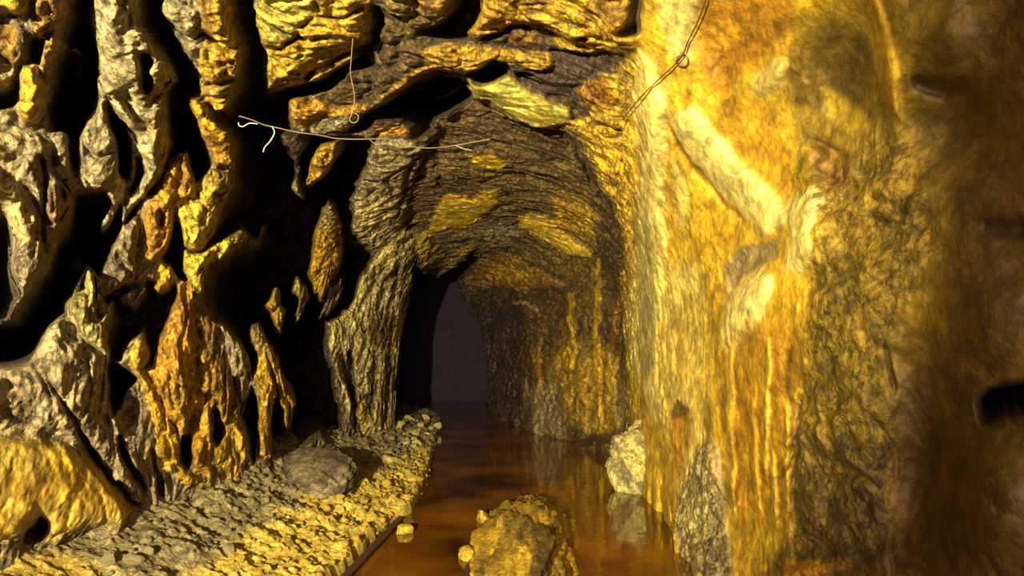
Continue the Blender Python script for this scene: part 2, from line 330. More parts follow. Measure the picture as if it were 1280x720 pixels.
# ---- inner arch
rel(-.30, .10, 30, [(590,122),(612,127),(638,150),(662,163),(700,163),(722,188),(740,215),(765,255),(778,290),(782,330),(782,420),(782,540),(700,560),(610,560),(605,320),(560,335),(530,345),(516,300),(505,285),(512,240),(530,185),(545,165),(570,138)], 5)
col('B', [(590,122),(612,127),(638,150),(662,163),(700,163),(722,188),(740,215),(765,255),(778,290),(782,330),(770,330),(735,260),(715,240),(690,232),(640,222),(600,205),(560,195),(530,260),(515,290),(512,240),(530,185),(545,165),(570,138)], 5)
col('BD', [(668,165),(700,165),(718,185),(722,195),(700,195),(690,205),(668,198)], 5, .7); col('OL', [(692,203),(712,200),(722,208),(700,212)], 3, .8)
crack(9, .22, [(640,148),(668,163),(700,163),(720,185),(738,222),(752,242),(766,262),(775,300)], 'BD', .8)
crack(7, .16, [(775,300),(780,330),(778,380),(772,420)], 'B', .8)
crack(6, .15, [(600,228),(640,215),(680,228),(715,240),(740,250)], 'BD', .6)
crack(6, .15, [(560,215),(600,235),(590,245),(560,238)], 'BD', .5)
crack(5, .15, [(615,270),(600,285),(590,300)], 'BD', .7)
crack(5, .12, [(690,270),(712,278),(735,285)], 'BD', .6)
crack(5, .12, [(600,262),(640,258),(680,262)], 'BD', .6); crack(5, .10, [(680,310),(705,325),(730,322)], 'BD', .5)
crack(6, .14, [(545,190),(550,225),(548,245)], 'BD', .6)
rock('YO', .05, 6, [(589,196),(615,190),(632,202),(628,214),(614,213),(606,204),(592,208)], -.22)
rock('O', .09, 9, [(532,296),(540,275),(550,252),(562,243),(590,247),(620,235),(627,240),(620,258),(602,272),(582,284),(560,284),(545,290)], -.14)
rock('OL', .08, 7, [(516,298),(530,292),(542,308),(560,318),(600,298),(606,302),(590,315),(570,330),(545,346),(530,342),(523,325)], -.12); col('Y', [(518,300),(530,295),(535,315),(530,335),(524,325)], 3, .7); col('Y', [(545,262),(600,255),(615,243),(605,265),(560,280)], 6, .6); col('GL', [(440,400),(512,300),(512,380),(497,396)], 8, .4); col('YO', [(560,322),(588,308),(590,315),(560,335)], 3, .6)  # the pale grey patch lightens the dim buttress further
rock('GD', .06, 8, [(545,292),(580,286),(610,275),(655,280),(655,300),(630,308),(600,314),(590,300),(560,316),(543,305)], -.2); col('G', [(610,280),(655,285),(650,298),(605,308)], 5, .6)
rel(-.15, .05, 6, [(648,270),(685,268),(697,283),(720,305),(738,312),(738,323),(710,319),(690,308),(672,294),(652,284)]); col('Y', [(648,270),(685,268),(697,283),(720,305),(738,312),(738,323),(710,319),(690,308),(672,294),(652,284)], 4)
col('O', [(690,245),(728,248),(745,270),(742,305),(722,300),(695,278)], 7, .75); col('Y', [(730,268),(740,270),(740,290),(732,285)], 4, .7)
col('OLD', [(660,300),(690,312),(740,325),(740,350),(700,345),(650,320)], 6, .8)
rel(-.12, .06, 8, [(576,350),(590,332),(605,322),(640,318),(668,335),(705,352),(702,362),(672,360),(650,366),(620,356),(596,357)], 3); col('BO', [(576,350),(590,332),(605,322),(640,318),(668,335),(705,352),(702,362),(672,360),(650,366),(620,356),(596,357)], 4); col('O', [(605,335),(640,330),(665,345),(640,355),(612,350)], 5, .5)
crack(5, .12, [(640,318),(668,332),(706,353)], 'BD', .7); crack(5, .1, [(616,345),(618,360)], 'BD', .6)
for q in ([(532,296),(540,275),(550,252),(562,243),(590,247),(620,235),(627,240),(620,258),(602,272),(582,284),(560,284),(545,290)], [(648,270),(685,268),(697,283),(720,305),(738,312),(738,323),(710,319),(690,308),(672,294),(652,284)], [(589,196),(615,190),(632,202),(628,214),(614,213),(606,204),(592,208)], [(580,97),(636,93),(712,135),(712,150),(680,160),(640,148),(620,140),(595,120)]):
    rgh(.35, q, 4)
col('Y', [(542,285),(552,255),(565,246),(592,250),(618,240),(618,255),(600,270),(580,281)], 5, .7); col('Y', [(655,274),(682,272),(694,286),(715,306),(734,314),(712,315),(692,304),(675,290)], 4, .8)
col('OLD', [(560,195),(610,215),(660,235),(700,245),(690,262),(640,255),(600,240),(560,238)], 10, .5)
# ---- right wall beyond the bend
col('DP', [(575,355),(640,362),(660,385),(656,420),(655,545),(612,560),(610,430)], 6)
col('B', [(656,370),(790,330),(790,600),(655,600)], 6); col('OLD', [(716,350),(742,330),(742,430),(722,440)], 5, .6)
streak('YO', 9, [(713,366),(714,400),(717,430),(716,462)]); streak('YO', 8, [(746,320),(749,350),(746,390),(745,430),(750,480),(752,540)])
streak('O', 5, [(703,400),(706,440),(702,480)]); streak('Y', 6, [(686,450),(687,490),(686,530)], .6); streak('YO', 5, [(760,430),(764,480),(762,520)]); streak('O', 6, [(733,460),(732,500),(734,540)], .6)
streak('ORD', 8, [(672,430),(675,480),(672,520)], .7); streak('ORD', 7, [(770,380),(766,420),(772,460)], .6); streak('O', 5, [(779,340),(782,400),(784,440)], .7)
col('YO', [(692,440),(725,436),(765,440),(780,480),(782,545),(740,540),(700,520)], 12, .45)
streak('GL', 4, [(640,379),(655,379),(668,384),(675,396)], .8, 2, .03)
col('G', [(655,482),(700,478),(706,545),(660,545)], 7, .6); col('G', [(765,490),(790,480),(795,540),(770,545)], 7, .5)
for q in range(7):
    x = 665 + q*18; crack(4, .05, [(x, 400), (x+3, 440), (x-2, 480), (x+1, 530)], 'B', .5)
add(.12, 20, [(700,360),(745,340),(745,450),(740,540),(700,540)]); add(.10, 12, [(655,390),(680,395),(680,540),(655,540)])
# ---- right wall
col('YO', [(765,90),(800,60),(800,560),(788,560),(782,300),(768,250),(775,170)], 6)
rel(0, .05, 10, [(740,128),(775,135),(772,170),(778,210),(765,250),(750,225),(735,190),(722,165),(735,145)], 3); col('YO', [(740,128),(775,135),(772,170),(778,210),(765,250),(750,225),(735,190),(722,165),(700,160),(735,145)], 5)
rel(.03, .05, 8, [(718,114),(732,103),(752,98),(770,108),(776,128),(760,136),(735,132)], 3); col('ORD', [(718,114),(732,103),(752,98),(770,108),(776,128),(760,136),(735,132)], 3)
col('Y', [(745,92),(765,92),(778,120),(770,115),(755,98)], 3, .7)
crack(5, .08, [(762,66),(774,88),(790,100),(790,125),(778,150)], 'BO', .8); crack(3, .05, [(803,40),(800,60),(806,80)], 'ORD', .8); crack(4, .07, [(716,125),(728,140),(735,145)], 'BD', .8)
crack(4, .06, [(800,190),(795,240),(797,290)], 'ORD', .7); crack(5, .08, [(793,265),(792,290),(790,310)], 'B', .7); crack(3, .06, [(776,150),(778,200),(768,250)], 'ORD', .6)
add(.10, 12, [(797,60),(815,80),(832,140),(826,200),(832,300),(826,440),(834,540),(812,520),(790,460),(785,400),(792,300),(799,200),(792,120)])
col('P', [(797,60),(815,80),(832,140),(826,200),(832,300),(822,440),(830,540),(812,520),(790,460),(785,400),(792,300),(799,200),(792,120)], 7, .7)
col('G', [(803,260),(822,262),(822,300),(820,460),(806,470),(800,400)], 8, .5)
col('P', [(818,0),(870,0),(872,40),(862,80),(838,72),(826,30)], 8, .85); streak('P', 9, [(835,100),(830,130),(815,150)], .6)
col('ORD', [(872,0),(1005,0),(990,40),(955,68),(925,100),(900,125),(880,110),(872,60)], 8, .75); col('OR', [(885,10),(950,0),(930,50),(900,60)], 10, .6)
crack(6, .05, [(880,95),(905,72),(940,52),(975,30)], 'ORD', .8)
col('OR', [(895,115),(950,118),(978,160),(990,210),(990,250),(958,225),(922,190),(898,160)], 12, .65)
rel(.03, .07, 18, [(842,150),(858,136),(868,134),(890,165),(922,198),(962,236),(987,268),(980,284),(955,294),(926,264),(895,234),(865,200),(845,172)], 7)
col('P', [(842,150),(858,136),(868,134),(890,165),(922,198),(962,236),(987,268),(980,284),(955,294),(926,264),(895,234),(865,200),(845,172)], 4)
col('P', [(855,145),(870,145),(960,245),(975,270),(950,280),(900,225)], 8, 1); col('P', [(815,60),(835,140),(828,300),(812,300),(806,150)], 8, .6)
crack(9, .10, [(836,158),(848,182),(870,212),(898,245),(930,276)], 'ORD', .9)
col('P', [(940,100),(962,78),(985,72),(980,100),(960,122),(942,118)], 6, .65); add(.05, 10, [(940,100),(962,78),(985,72),(980,100),(960,122),(942,118)])
col('YO', [(860,205),(925,280),(948,300),(905,325),(870,335),(840,320),(832,250),(845,210)], 8, .9); col('OR', [(880,250),(930,290),(925,300),(890,320),(870,300)], 8, .4); col('P', [(840,195),(862,225),(860,285),(846,280)], 6, .5)
crack(5, .05, [(860,230),(862,270),(858,310)], 'OR', .4)
col('G', [(905,335),(925,310),(972,298),(972,325),(945,336),(925,352),(905,385)], 5, .85); add(-.05, 8, [(905,335),(925,310),(972,298),(972,325),(945,336),(925,352),(905,385)])
col('P', [(985,252),(1015,232),(1032,250),(1012,290),(1018,318),(1002,342),(980,338),(988,300)], 6, 1); add(.06, 12, [(985,252),(1015,232),(1032,250),(1012,290),(1018,318),(1002,342),(980,338),(988,300)])
col('P', [(912,362),(950,335),(968,345),(955,395),(918,440),(902,430),(905,400)], 6, 1); add(.08, 14, [(912,362),(950,335),(968,345),(955,395),(918,440),(902,430),(905,400)])
col('OL', [(1000,25),(1070,10),(1500,-200),(1500,900),(1000,900),(985,640),(1000,470),(1010,340),(1030,260),(1000,200),(978,130),(985,70)], 18, .85)
col('OLD', [(990,60),(1040,30),(1080,40),(1105,100),(1108,145),(1080,148),(1050,140),(1000,130),(980,100)], 12, .8)
col('YO', [(1082,0),(1112,40),(1128,100),(1130,150),(1116,148),(1102,100),(1092,60)], 8, .75); add(.06, 10, [(1082,0),(1112,40),(1128,100),(1130,150),(1116,148),(1102,100),(1092,60)])
col('Y', [(1030,112),(1058,122),(1085,155),(1060,166),(1036,142)], 8, .6)
col('BO', [(1010,185),(1060,190),(1065,235),(1030,240)], 8, .7); add(-.08, 14, [(1005,180),(1062,186),(1068,235),(1028,242)])
crack(5, .08, [(1006,172),(1025,176),(1050,190)], 'BD', .8); crack(5, .08, [(1083,268),(1105,276),(1150,284)], 'BD', .8); crack(7, .10, [(1105,430),(1112,450),(1120,490)], 'BD', .8)
col('OLD', [(1150,150),(1180,250),(1180,420),(1125,430),(1115,900),(1500,900),(1500,-200),(1130,-200),(1145,60)], 22, .75)
col('OL', [(1150,0),(1260,0),(1235,95),(1190,100),(1160,85),(1140,40)], 14, .7)
add(-.10, 12, [(1136,92),(1165,100),(1210,102),(1218,116),(1180,127),(1155,120),(1140,110)]); col('B', [(1136,92),(1165,100),(1210,102),(1218,116),(1180,127),(1155,120),(1140,110)], 6, .7)
add(-.06, 16, [(1228,272),(1280,262),(1280,300),(1250,300),(1228,288)]); col('BD', [(1228,272),(1280,262),(1280,300),(1250,300),(1228,288)], 8, .7)  # hollow kept shallow, its shade put mostly into the colour
void(1.2, 30, [(1222,500),(1235,488),(1258,480),(1280,470),(1280,508),(1258,518),(1240,528),(1226,524)], 9)
rgh(.12, [(842,150),(868,134),(922,198),(987,268),(955,294),(895,234)])
rock('P', .08, 10, [(0,0),(0,0),(0,0)]) if False else None
# drips and lower right
col('ORD', [(905,425),(935,402),(1000,420),(1002,500),(985,600),(990,645),(960,662),(920,655),(905,560)], 12, .65)
for (x0, y0, y1, c, k) in [(915,430,640,'Y',.6),(925,520,660,'ORD',.8),(935,400,520,'ORD',.7),(945,480,640,'O',.6),(958,420,600,'Y',.5),(968,560,660,'Y',.7),(975,420,560,'ORD',.6),(983,500,640,'YO',.8),(992,430,560,'B',.5),(905,440,540,'B',.5),(893,360,470,'BO',.6),(885,470,560,'GD',.5)]:
    m = (y0+y1)/2; s = rng.uniform(-6, 6)
    streak(c, 9, [(x0, y0), (x0+s, (y0+m)/2), (x0+s*.5, m), (x0-s*.4, (m+y1)/2), (x0-s, y1)], k, 3, .04 if c in ('Y', 'YO', 'O') else 0)
crack(8, .12, [(1002,500),(998,560),(990,640)], 'B', .6); crack(8, .1, [(972,600),(985,580),(996,540)], 'B', .5)
col('P', [(832,330),(872,330),(885,420),(880,520),(870,600),(850,620),(838,560),(828,440)], 10, .55)
col('OR', [(838,400),(855,380),(862,440),(852,500),(838,480)], 8, .45); col('Y', [(860,360),(890,400),(885,480),(870,540),(862,470)], 8, .5)
col('OR', [(838,512),(848,500),(862,512),(862,550),(852,595),(842,600),(837,560)], 4, .95); rel(-.01, -.03, 5, [(838,512),(848,500),(862,512),(862,540),(840,540)], 3); col('B', [(838,512),(848,501),(861,512),(856,522),(840,522)], 3, .85)
add(.10, 12, [(842,650),(852,605),(882,545),(900,560),(908,640),(915,700),(880,740),(850,700)]); col('G', [(842,650),(852,605),(882,545),(900,560),(908,640),(915,720),(880,740),(850,700)], 6, .85); col('P', [(850,650),(865,600),(882,620),(890,670),(870,680)], 8, .5)
rgh(.8, [(842,650),(852,605),(882,545),(908,640),(915,720),(850,720)], 8)
col('OLD', [(985,540),(1110,560),(1115,760),(915,760),(990,660)], 12, .85); col('B', [(1000,600),(1100,620),(1110,700),(1000,690)], 20, .4); col('B', [(1120,440),(1210,440),(1220,760),(1115,760)], 25, .5)
col('OR', [(972,712),(985,700),(1060,696),(1066,706),(1040,718),(985,725)], 4, .8); add(.06, 6, [(972,712),(985,700),(1060,696),(1066,706),(1040,718),(985,725)])
# broad swells
gy, gx = np.mgrid[0:GH, 0:GW].astype(np.float32)
for (x, y, rx, ry, h) in [(850,150,40,160,.10),(960,420,50,120,.12),(1060,100,60,80,-.12),(1120,60,30,90,.08),(1060,420,70,180,.15),(1010,290,30,50,.08),(1200,160,60,50,-.12),(1150,600,40,120,-.15),(1230,400,60,80,.1),(900,60,40,50,-.06),(815,330,22,240,.10),(870,460,22,120,-.06),(1180,40,40,40,.08),(640,250,60,20,.06),(1250,620,50,60,.12)]:
    F += h*np.exp(-(((gx-M_-x)/rx)**2 + ((gy-M_-y)/ry)**2)).astype(np.float32)
# the drift itself, running on into the dark
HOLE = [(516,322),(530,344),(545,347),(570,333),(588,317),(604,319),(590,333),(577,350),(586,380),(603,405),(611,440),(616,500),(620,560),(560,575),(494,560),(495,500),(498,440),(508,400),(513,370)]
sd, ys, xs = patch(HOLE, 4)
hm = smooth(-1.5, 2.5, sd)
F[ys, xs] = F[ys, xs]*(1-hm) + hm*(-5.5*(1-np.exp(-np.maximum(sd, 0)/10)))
col('DP', HOLE, 2, .8)  # darkness of the opening also put into the colour
col('P', [(842,150),(868,134),(922,198),(987,268),(955,294),(895,234)], 14, .2)
def blur(A, n):
    for _ in range(n):
        A = (np.roll(A, 1, 0) + np.roll(A, -1, 0) + 2*A)/4
        A = (np.roll(A, 1, 1) + np.roll(A, -1, 1) + 2*A)/4
    return A
F = blur(F, 2)
def look(A, px, py):
    x = np.clip(px+M_-.5, 0, GW-1.001); y = np.clip(py+M_-.5, 0, GH-1.001)
    xi = x.astype(np.int32); yi = y.astype(np.int32); fx = (x-xi).astype(np.float32); fy = (y-yi).astype(np.float32)
    if A.ndim == 3: fx = fx[..., None]; fy = fy[..., None]
    return (A[yi, xi]*(1-fx) + A[yi, xi+1]*fx)*(1-fy) + (A[yi+1, xi]*(1-fx) + A[yi+1, xi+1]*fx)*fy

# ------------------------------------------------------------------ the drift (tunnel shell)
YS = [-5, 0, 2.4, 3.5, 5, 7.2, 8.1, 9, 9.9, 10.6, 12, 16, 22]
XL = [-1.75, -1.75, -1.75, -1.72, -1.65, -1.6, -1.5, -1.45, -1.5, -1.7, -2.6, -3.6, -5.0]
XR = [1.05, 1.02, 1.0, .97, 1.02, 1.1, .85, .5, .165, .02, -.4, -.8, -2.5]
HT = [2.7, 2.65, 2.55, 2.5, 2.45, 2.42, 2.35, 2.32, 2.3, 2.3, 2.25, 2.1, 2.0]
def xL(y): return np.interp(y, YS, XL)
def xR(y): return np.interp(y, YS, XR)
def hT(y): return np.interp(y, YS, HT)
ZB = -0.25
ph = np.linspace(math.pi, 0, 2000); n_ = 2.7; zs = 1.0
px_ = np.sign(np.cos(ph))*np.abs(np.cos(ph))**(2/n_)*1.32; pz_ = zs + (2.45-zs)*np.abs(np.sin(ph))**(2/n_)
px_ = np.concatenate([[-1.32], px_, [1.32]]); pz_ = np.concatenate([[ZB], pz_, [ZB]])
arc = np.concatenate([[0], np.cumsum(np.hypot(np.diff(px_), np.diff(pz_)))]); AL = arc[-1]
def section(a):                             # a = arc length along the section
    return np.interp(a, arc, px_)/1.32, (np.interp(a, arc, pz_)-ZB)/(2.45-ZB)
NU = 1200
ua = np.linspace(0, AL, NU)
yr = np.concatenate([np.linspace(-5, .75, 24)[:-1], np.exp(np.linspace(math.log(.75), math.log(22), 1230))])
NY = len(yr)
cx, cz = section(ua)
Y = np.repeat(yr[:, None], NU, 1); A = np.repeat(ua[None], NY, 0)
l, r_, h_ = xL(yr)[:, None], xR(yr)[:, None], hT(yr)[:, None]
X = (l+r_)/2 + (r_-l)/2*cx[None]; Z = ZB + (h_-ZB)*cz[None]
# direction of relief: out of the rock and back towards the entrance
nx = -np.gradient(Z, axis=1); nz = np.gradient(X, axis=1); q = np.hypot(nx, nz) + 1e-9
nx, nz = nx/q, nz/q
if (nx[:, 5].mean()) < 0: nx, nz = -nx, -nz
wn = np.interp(Y, [0, 2.4, 3.5, 5, 7, 9], [.6, .53, .40, .29, .22, .17])
wx, wy, wz = nx*wn, -np.ones_like(X)*.85, nz*wn
wx[:, :] = wx; q = np.sqrt(wx*wx+wy*wy+wz*wz); wx, wy, wz = wx/q, wy/q, wz/q
ys_ = Y + .35*np.where(A < AL/2, np.minimum(A, 2.4), 0)
fx_w = fbm(A*5, Y*5, 4, 61)*7.0; fy_w = fbm(A*5, Y*5, 4, 67)*7.0      # craggy outlines
inside = smooth(.55, .9, Y)
d = np.zeros_like(X)
base_r = smooth(AL-1.9, AL-.5, A)
for it in range(16):
    PX, PY = project(X+wx*d, Y+wy*d, Z+wz*d)
    amp = np.clip(np.hypot(PX-640, 0)*0+1, 0, 1)
    t = look(F, PX+fx_w, PY+fy_w)
    off = smooth(-1e3, -60, -np.abs(PX-640))  # always on inside the frame
    d = d*.6 + .4*t*inside
for _ in range(2):
    d[1:-1] = (d[:-2]+2*d[1:-1]+d[2:])/4
    d[:, 1:-1] = (d[:, :-2]+2*d[:, 1:-1]+d[:, 2:])/4
PX, PY = project(X+wx*d, Y+wy*d, Z+wz*d)
rr = look(R, PX, PY)
# small relief: foliation, upright on the walls and lying flat under the roof
XX, YY, ZZ = X+wx*d, Y+wy*d, Z+wz*d
roof = smooth(1.9, 3.0, A)*smooth(AL-1.7, AL-2.6, A)
rgt = smooth(AL/2+.3, AL/2+1.2, A)
kx = 6.0 - 2.8*roof - 3*rgt; kz = 2.2 + 3.4*roof + 2.0*rgt*(1-roof); ky = 3.0 - 1.3*rgt*(1-roof)
qx = XX*kx + .9*(ZZ-1.5)*(1-roof)*(1-rgt)*1.4; qy = YY*ky; qz = (ZZ-2.0)*kz
wob = fbm3(XX*2.2, YY*2.2, ZZ*2.2, 2, 50)
fol = ridged3(qx+wob*1.2, qy+wob*.8, qz+wob*1.5*roof, 5, 3, .58)
fol2 = ridged3(qx*.45+wob, qy*.45, qz*.45, 3, 13, .5)
chip = ridged3(XX*11, YY*(9-5*rgt), ZZ*9, 3, 23, .6)
lump = fbm3(XX*4, YY*4, ZZ*3, 4, 33)
far = np.interp(Y, [0, 2, 4, 9, 22], [.8, .9, 1.05, 1.5, 1.6])
crev = smooth(.80, 1.0, 1-np.abs(gn3(qx*.75+wob*1.5, qy*.6, qz*.6, 63)))*smooth(-.1, .35, gn3(XX*3, YY*3, ZZ*3, 64))
crev2 = smooth(.84, 1.0, 1-np.abs(gn3(qx*1.7+wob, qy*1.3, qz*1.1, 65)))
fine = (-.13*crev*(1-rgt*.6)*smooth(.4, .9, rr) - .035*crev2 + (fol-.35)*.10 + (fol2-.4)*.10 + (chip-.35)*.034 + lump*.06)
deep = smooth(-.25, -.9, d)
foot = smooth(.45, -.1, Z)*base_r*(.16 + .30*fbm(Y*1.7, Y*0, 3, 71))*inside
d2 = d + fine*rr*far + foot
Xf, Yf, Zf = X+wx*d2, Y+wy*d2, Z+wz*d2
PX, PY = project(Xf, Yf, Zf)
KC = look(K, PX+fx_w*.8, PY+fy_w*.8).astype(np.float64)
# mineral patchiness
n1 = fbm3(XX*3, YY*(3.2-1.6*rgt), ZZ*(2.4+.8*rgt), 4, 91); n2 = fbm3(XX*13, YY*(11-6*rgt), ZZ*8, 3, 95, .65); n3 = ridged3(qx*.8, qy*.8, qz*.8, 4, 99); n4 = fbm3(qx*1.6, qy*2, qz*.5, 4, 103)
lum = 1 + .75*n2 + .35*n1 + .4*n4
KC *= np.clip(lum, .35, 1.8)[..., None]
och = np.clip(n1*1.6+n4*.6, 0, 1)[..., None]*.35
yel = PALL['YO'][None, None]
KC = KC*(1-och*.6) + yel*KC.mean(-1, keepdims=True)/yel.mean()*och*.6
iron = np.clip(-n1*1.5-.1+.5*n2, 0, 1)[..., None]*.45
KC = KC*(1-iron) + KC*np.array([.95, .76, .42])*iron
vein = smooth(.62, .8, n3)[..., None]*.35
KC = KC*(1-vein*.7)
st = ridged3(qx*1.1, qy*.9, qz*.9, 4, 111)*roof*smooth(3.2, 4.2, YY); st = np.clip(st, 0, 1)[..., None]
sb = np.clip(fbm3(qx*.6, qy*.5, qz*.5, 3, 117)*2.2+.15, 0, 1)[..., None]*roof[..., None]*smooth(3.6, 4.4, YY)[..., None]
KC = KC*np.where(rgt > 0, .95+.15*rgt, .95)[..., None]  # left side painted darker, right side lighter, to even out the lamp
KC = KC*(1-sb*st*.75) + PALL['OL']*1.1*sb*st*.75
KC = KC*(1 + .5*(st-.3)*roof[..., None])
KC = np.clip(KC, .004, .9)

def rock_material(name, bump=.5, rough=.62, spec=.35, fine_scale=60, attr=True, base=(.3, .2, .05), vary=.35, speck=.4, mscale=(1, .55, .7)):
    m = bpy.data.materials.new(name); m.use_nodes = True
    N, L = m.node_tree.nodes, m.node_tree.links
    b = N['Principled BSDF']; b.inputs['Roughness'].default_value = rough
    b.inputs['Specular IOR Level'].default_value = spec
    tc = N.new('ShaderNodeTexCoord')
    mp = N.new('ShaderNodeMapping'); mp.inputs['Scale'].default_value = mscale; L.new(tc.outputs['Object'], mp.inputs[0])
    n1 = N.new('ShaderNodeTexNoise'); n1.inputs['Scale'].default_value = fine_scale; n1.inputs['Detail'].default_value = 5; n1.inputs['Roughness'].default_value = .7
    n2 = N.new('ShaderNodeTexNoise'); n2.inputs['Scale'].default_value = fine_scale*.28; n2.inputs['Detail'].default_value = 6; n2.inputs['Roughness'].default_value = .65
    L.new(mp.outputs[0], n1.inputs[0]); L.new(mp.outputs[0], n2.inputs[0])
    cr = N.new('ShaderNodeMapRange'); cr.inputs[1].default_value = .3; cr.inputs[2].default_value = .7
    cr.inputs[3].default_value = 1-vary; cr.inputs[4].default_value = 1+vary; L.new(n2.outputs[0], cr.inputs[0])
    if attr:
        src = N.new('ShaderNodeAttribute'); src.attribute_name = 'mineral'; out = src.outputs['Color']
    else:
        src = N.new('ShaderNodeRGB'); src.outputs[0].default_value = (*base, 1); out = src.outputs[0]
    rf = N.new('ShaderNodeValue'); rf.outputs[0].default_value = 1; rgo = src.outputs['Alpha'] if attr else rf.outputs[0]   # how coarse the face is
    n3 = N.new('ShaderNodeTexNoise'); n3.inputs['Scale'].default_value = fine_scale*.75; n3.inputs['Detail'].default_value = 4; n3.inputs['Roughness'].default_value = .6; n3.inputs['Distortion'].default_value = .6
    L.new(mp.outputs[0], n3.inputs[0])
    c3 = N.new('ShaderNodeMapRange'); c3.inputs[1].default_value = .41; c3.inputs[2].default_value = .60; c3.inputs[3].default_value = 1-speck; c3.inputs[4].default_value = 1+speck*.7
    L.new(n3.outputs[0], c3.inputs[0]); v0 = N.new('ShaderNodeVectorMath'); v0.operation = 'SCALE'; L.new(out, v0.inputs[0]); mx = N.new('ShaderNodeMix'); mx.inputs[2].default_value = 1; L.new(rgo, mx.inputs[0]); L.new(c3.outputs[0], mx.inputs[3]); L.new(mx.outputs[0], v0.inputs['Scale']); out = v0.outputs[0]
    vm = N.new('ShaderNodeVectorMath'); vm.operation = 'SCALE'; L.new(out, vm.inputs[0]); L.new(cr.outputs[0], vm.inputs['Scale'])
    L.new(vm.outputs[0], b.inputs['Base Color'])
    ad = N.new('ShaderNodeMath'); ad.operation = 'MULTIPLY_ADD'; L.new(n2.outputs[0], ad.inputs[0]); ad.inputs[1].default_value = 2.2; L.new(n1.outputs[0], ad.inputs[2])
    bp = N.new('ShaderNodeBump'); mb = N.new('ShaderNodeMath'); mb.operation = 'MULTIPLY'; L.new(rgo, mb.inputs[0]); mb.inputs[1].default_value = bump; L.new(mb.outputs[0], bp.inputs['Strength']); bp.inputs['Distance'].default_value = .02
    L.new(ad.outputs[0], bp.inputs['Height']); L.new(bp.outputs[0], b.inputs['Normal'])
    return m
MAT = rock_material('mineral_stained_rock', .95, vary=.45, speck=.6)

def grid_mesh(name, V, cols, mat):
    ny, nu = V.shape[:2]
    me = bpy.data.meshes.new(name)
    me.vertices.add(ny*nu); me.vertices.foreach_set('co', V.reshape(-1).astype(np.float32))
    i = np.arange(ny*nu).reshape(ny, nu)
    f = np.stack([i[:-1, :-1], i[1:, :-1], i[1:, 1:], i[:-1, 1:]], -1).reshape(-1, 4)
    me.loops.add(f.size); me.loops.foreach_set('vertex_index', f.reshape(-1).astype(np.int32))
    me.polygons.add(len(f)); me.polygons.foreach_set('loop_start', np.arange(0, f.size, 4, dtype=np.int32))
    me.polygons.foreach_set('use_smooth', np.ones(len(f), bool))
    me.update(calc_edges=True)
    if cols is not None:
        at = me.color_attributes.new('mineral', 'FLOAT_COLOR', 'POINT')
        c4 = np.concatenate([cols.reshape(-1, cols.shape[-1]), np.ones((ny*nu, 1))], 1)[:, :4].astype(np.float32)
        at.data.foreach_set('color', c4.reshape(-1))
    me.materials.append(mat)
    o = bpy.data.objects.new(name, me); C.objects.link(o)
    return o
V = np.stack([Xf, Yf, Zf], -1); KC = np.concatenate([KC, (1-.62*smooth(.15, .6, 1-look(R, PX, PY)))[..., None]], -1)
def cut(a0, a1): return slice(int(np.searchsorted(ua, a0)), min(NU, int(np.searchsorted(ua, a1))+1))
aL, aR = 2.25, AL-2.1
walls = []
for nm, s, mt in (('wall_left', cut(-1, aL), MAT), ('ceiling', cut(aL, aR), MAT), ('wall_right', cut(aR, AL+1), MAT)):
    o = grid_mesh(nm, V[:, s], KC[:, s], mt); o['kind'] = 'structure'; walls.append(o)

def tag(o, label, cat, group=None, kind=None):
    o['label'] = label; o['category'] = cat
    if group: o['group'] = group
    if kind: o['kind'] = kind
    return o

# floor below the water, far end
fg_y = np.linspace(-5, 24, 120); fg_x = np.linspace(-6, 2, 60)
FX, FY = np.meshgrid(fg_x, fg_y)
FZ = -.16 + .03*fbm(FX*2, FY*2, 3, 5)
MATF = rock_material('silted_floor', .4, .7, .3, 30, False, tuple(lin((120, 84, 30))))
fl = grid_mesh('floor', np.stack([FX, FY, FZ], -1), None, MATF); fl['kind'] = 'structure'
bx_, bz_ = np.meshgrid(np.linspace(-6.2, 0, 40), np.linspace(-.4, 2.6, 30))
by_ = 15.5 + .2*fbm(bx_, bz_, 3, 8)
bw = grid_mesh('wall_back', np.stack([bx_, by_, bz_], -1), None, rock_material('far_gloom', .2, .9, .1, 10, False, (.024, .018, .030), .1, .1)); bw['kind'] = 'structure'  # dark purple tone stands in for the gloom and haze of the depth

# ------------------------------------------------------------------ rubble bank on the left
edge = [at_z(*p) for p in [(300,860),(372,790),(436,718),(468,683),(500,652),(522,640),(533,615),(541,590),(545,565),(552,545),(556,532),(550,520)]]
ey = np.array([-1] + [p[1] for p in edge] + [22]); ex = np.array([-.9] + [p[0] for p in edge] + [-5.2])
def xE(y): return np.interp(y, ey, ex)
def bank_h(y): return np.interp(y, [0, 2.7, 3.3, 5.1, 8.4, 12, 20], [.34, .34, .36, .30, .16, .08, .05])
nby, nbt = 700, 260
byr = np.exp(np.linspace(math.log(.9), math.log(14), nby)); bt = np.linspace(0, 1, nbt)
T, BY = np.meshgrid(bt, byr)
B0 = xE(BY); B1 = xL(BY) - .45 - .25*smooth(6, 3, BY)
BX = B0 + (B1-B0)*T + .035*fbm(BY*5, T*3, 3, 12)*(1-T)
dist = np.abs(BX-B0)
full = np.abs(xL(BY)-B0)
BZ = -.12 + .17*smooth(0, .06, dist+.02*fbm(BY*8, T*2, 2, 13)) + (bank_h(BY)-.05)*np.clip(dist/np.maximum(full, .2), 0, 1.3)**1.1
lum_b = fbm(BX*4, BY*4, 4, 14); bl = ridged(BX*9, BY*9, 4, 15); cob = fbm(BX*22, BY*22, 3, 16)
BZ = BZ + (.05*lum_b + .026*(bl-.4) + .016*cob)*smooth(0, .08, dist)*np.interp(BY, [3, 5, 9], [1, 1.5, 1.9])
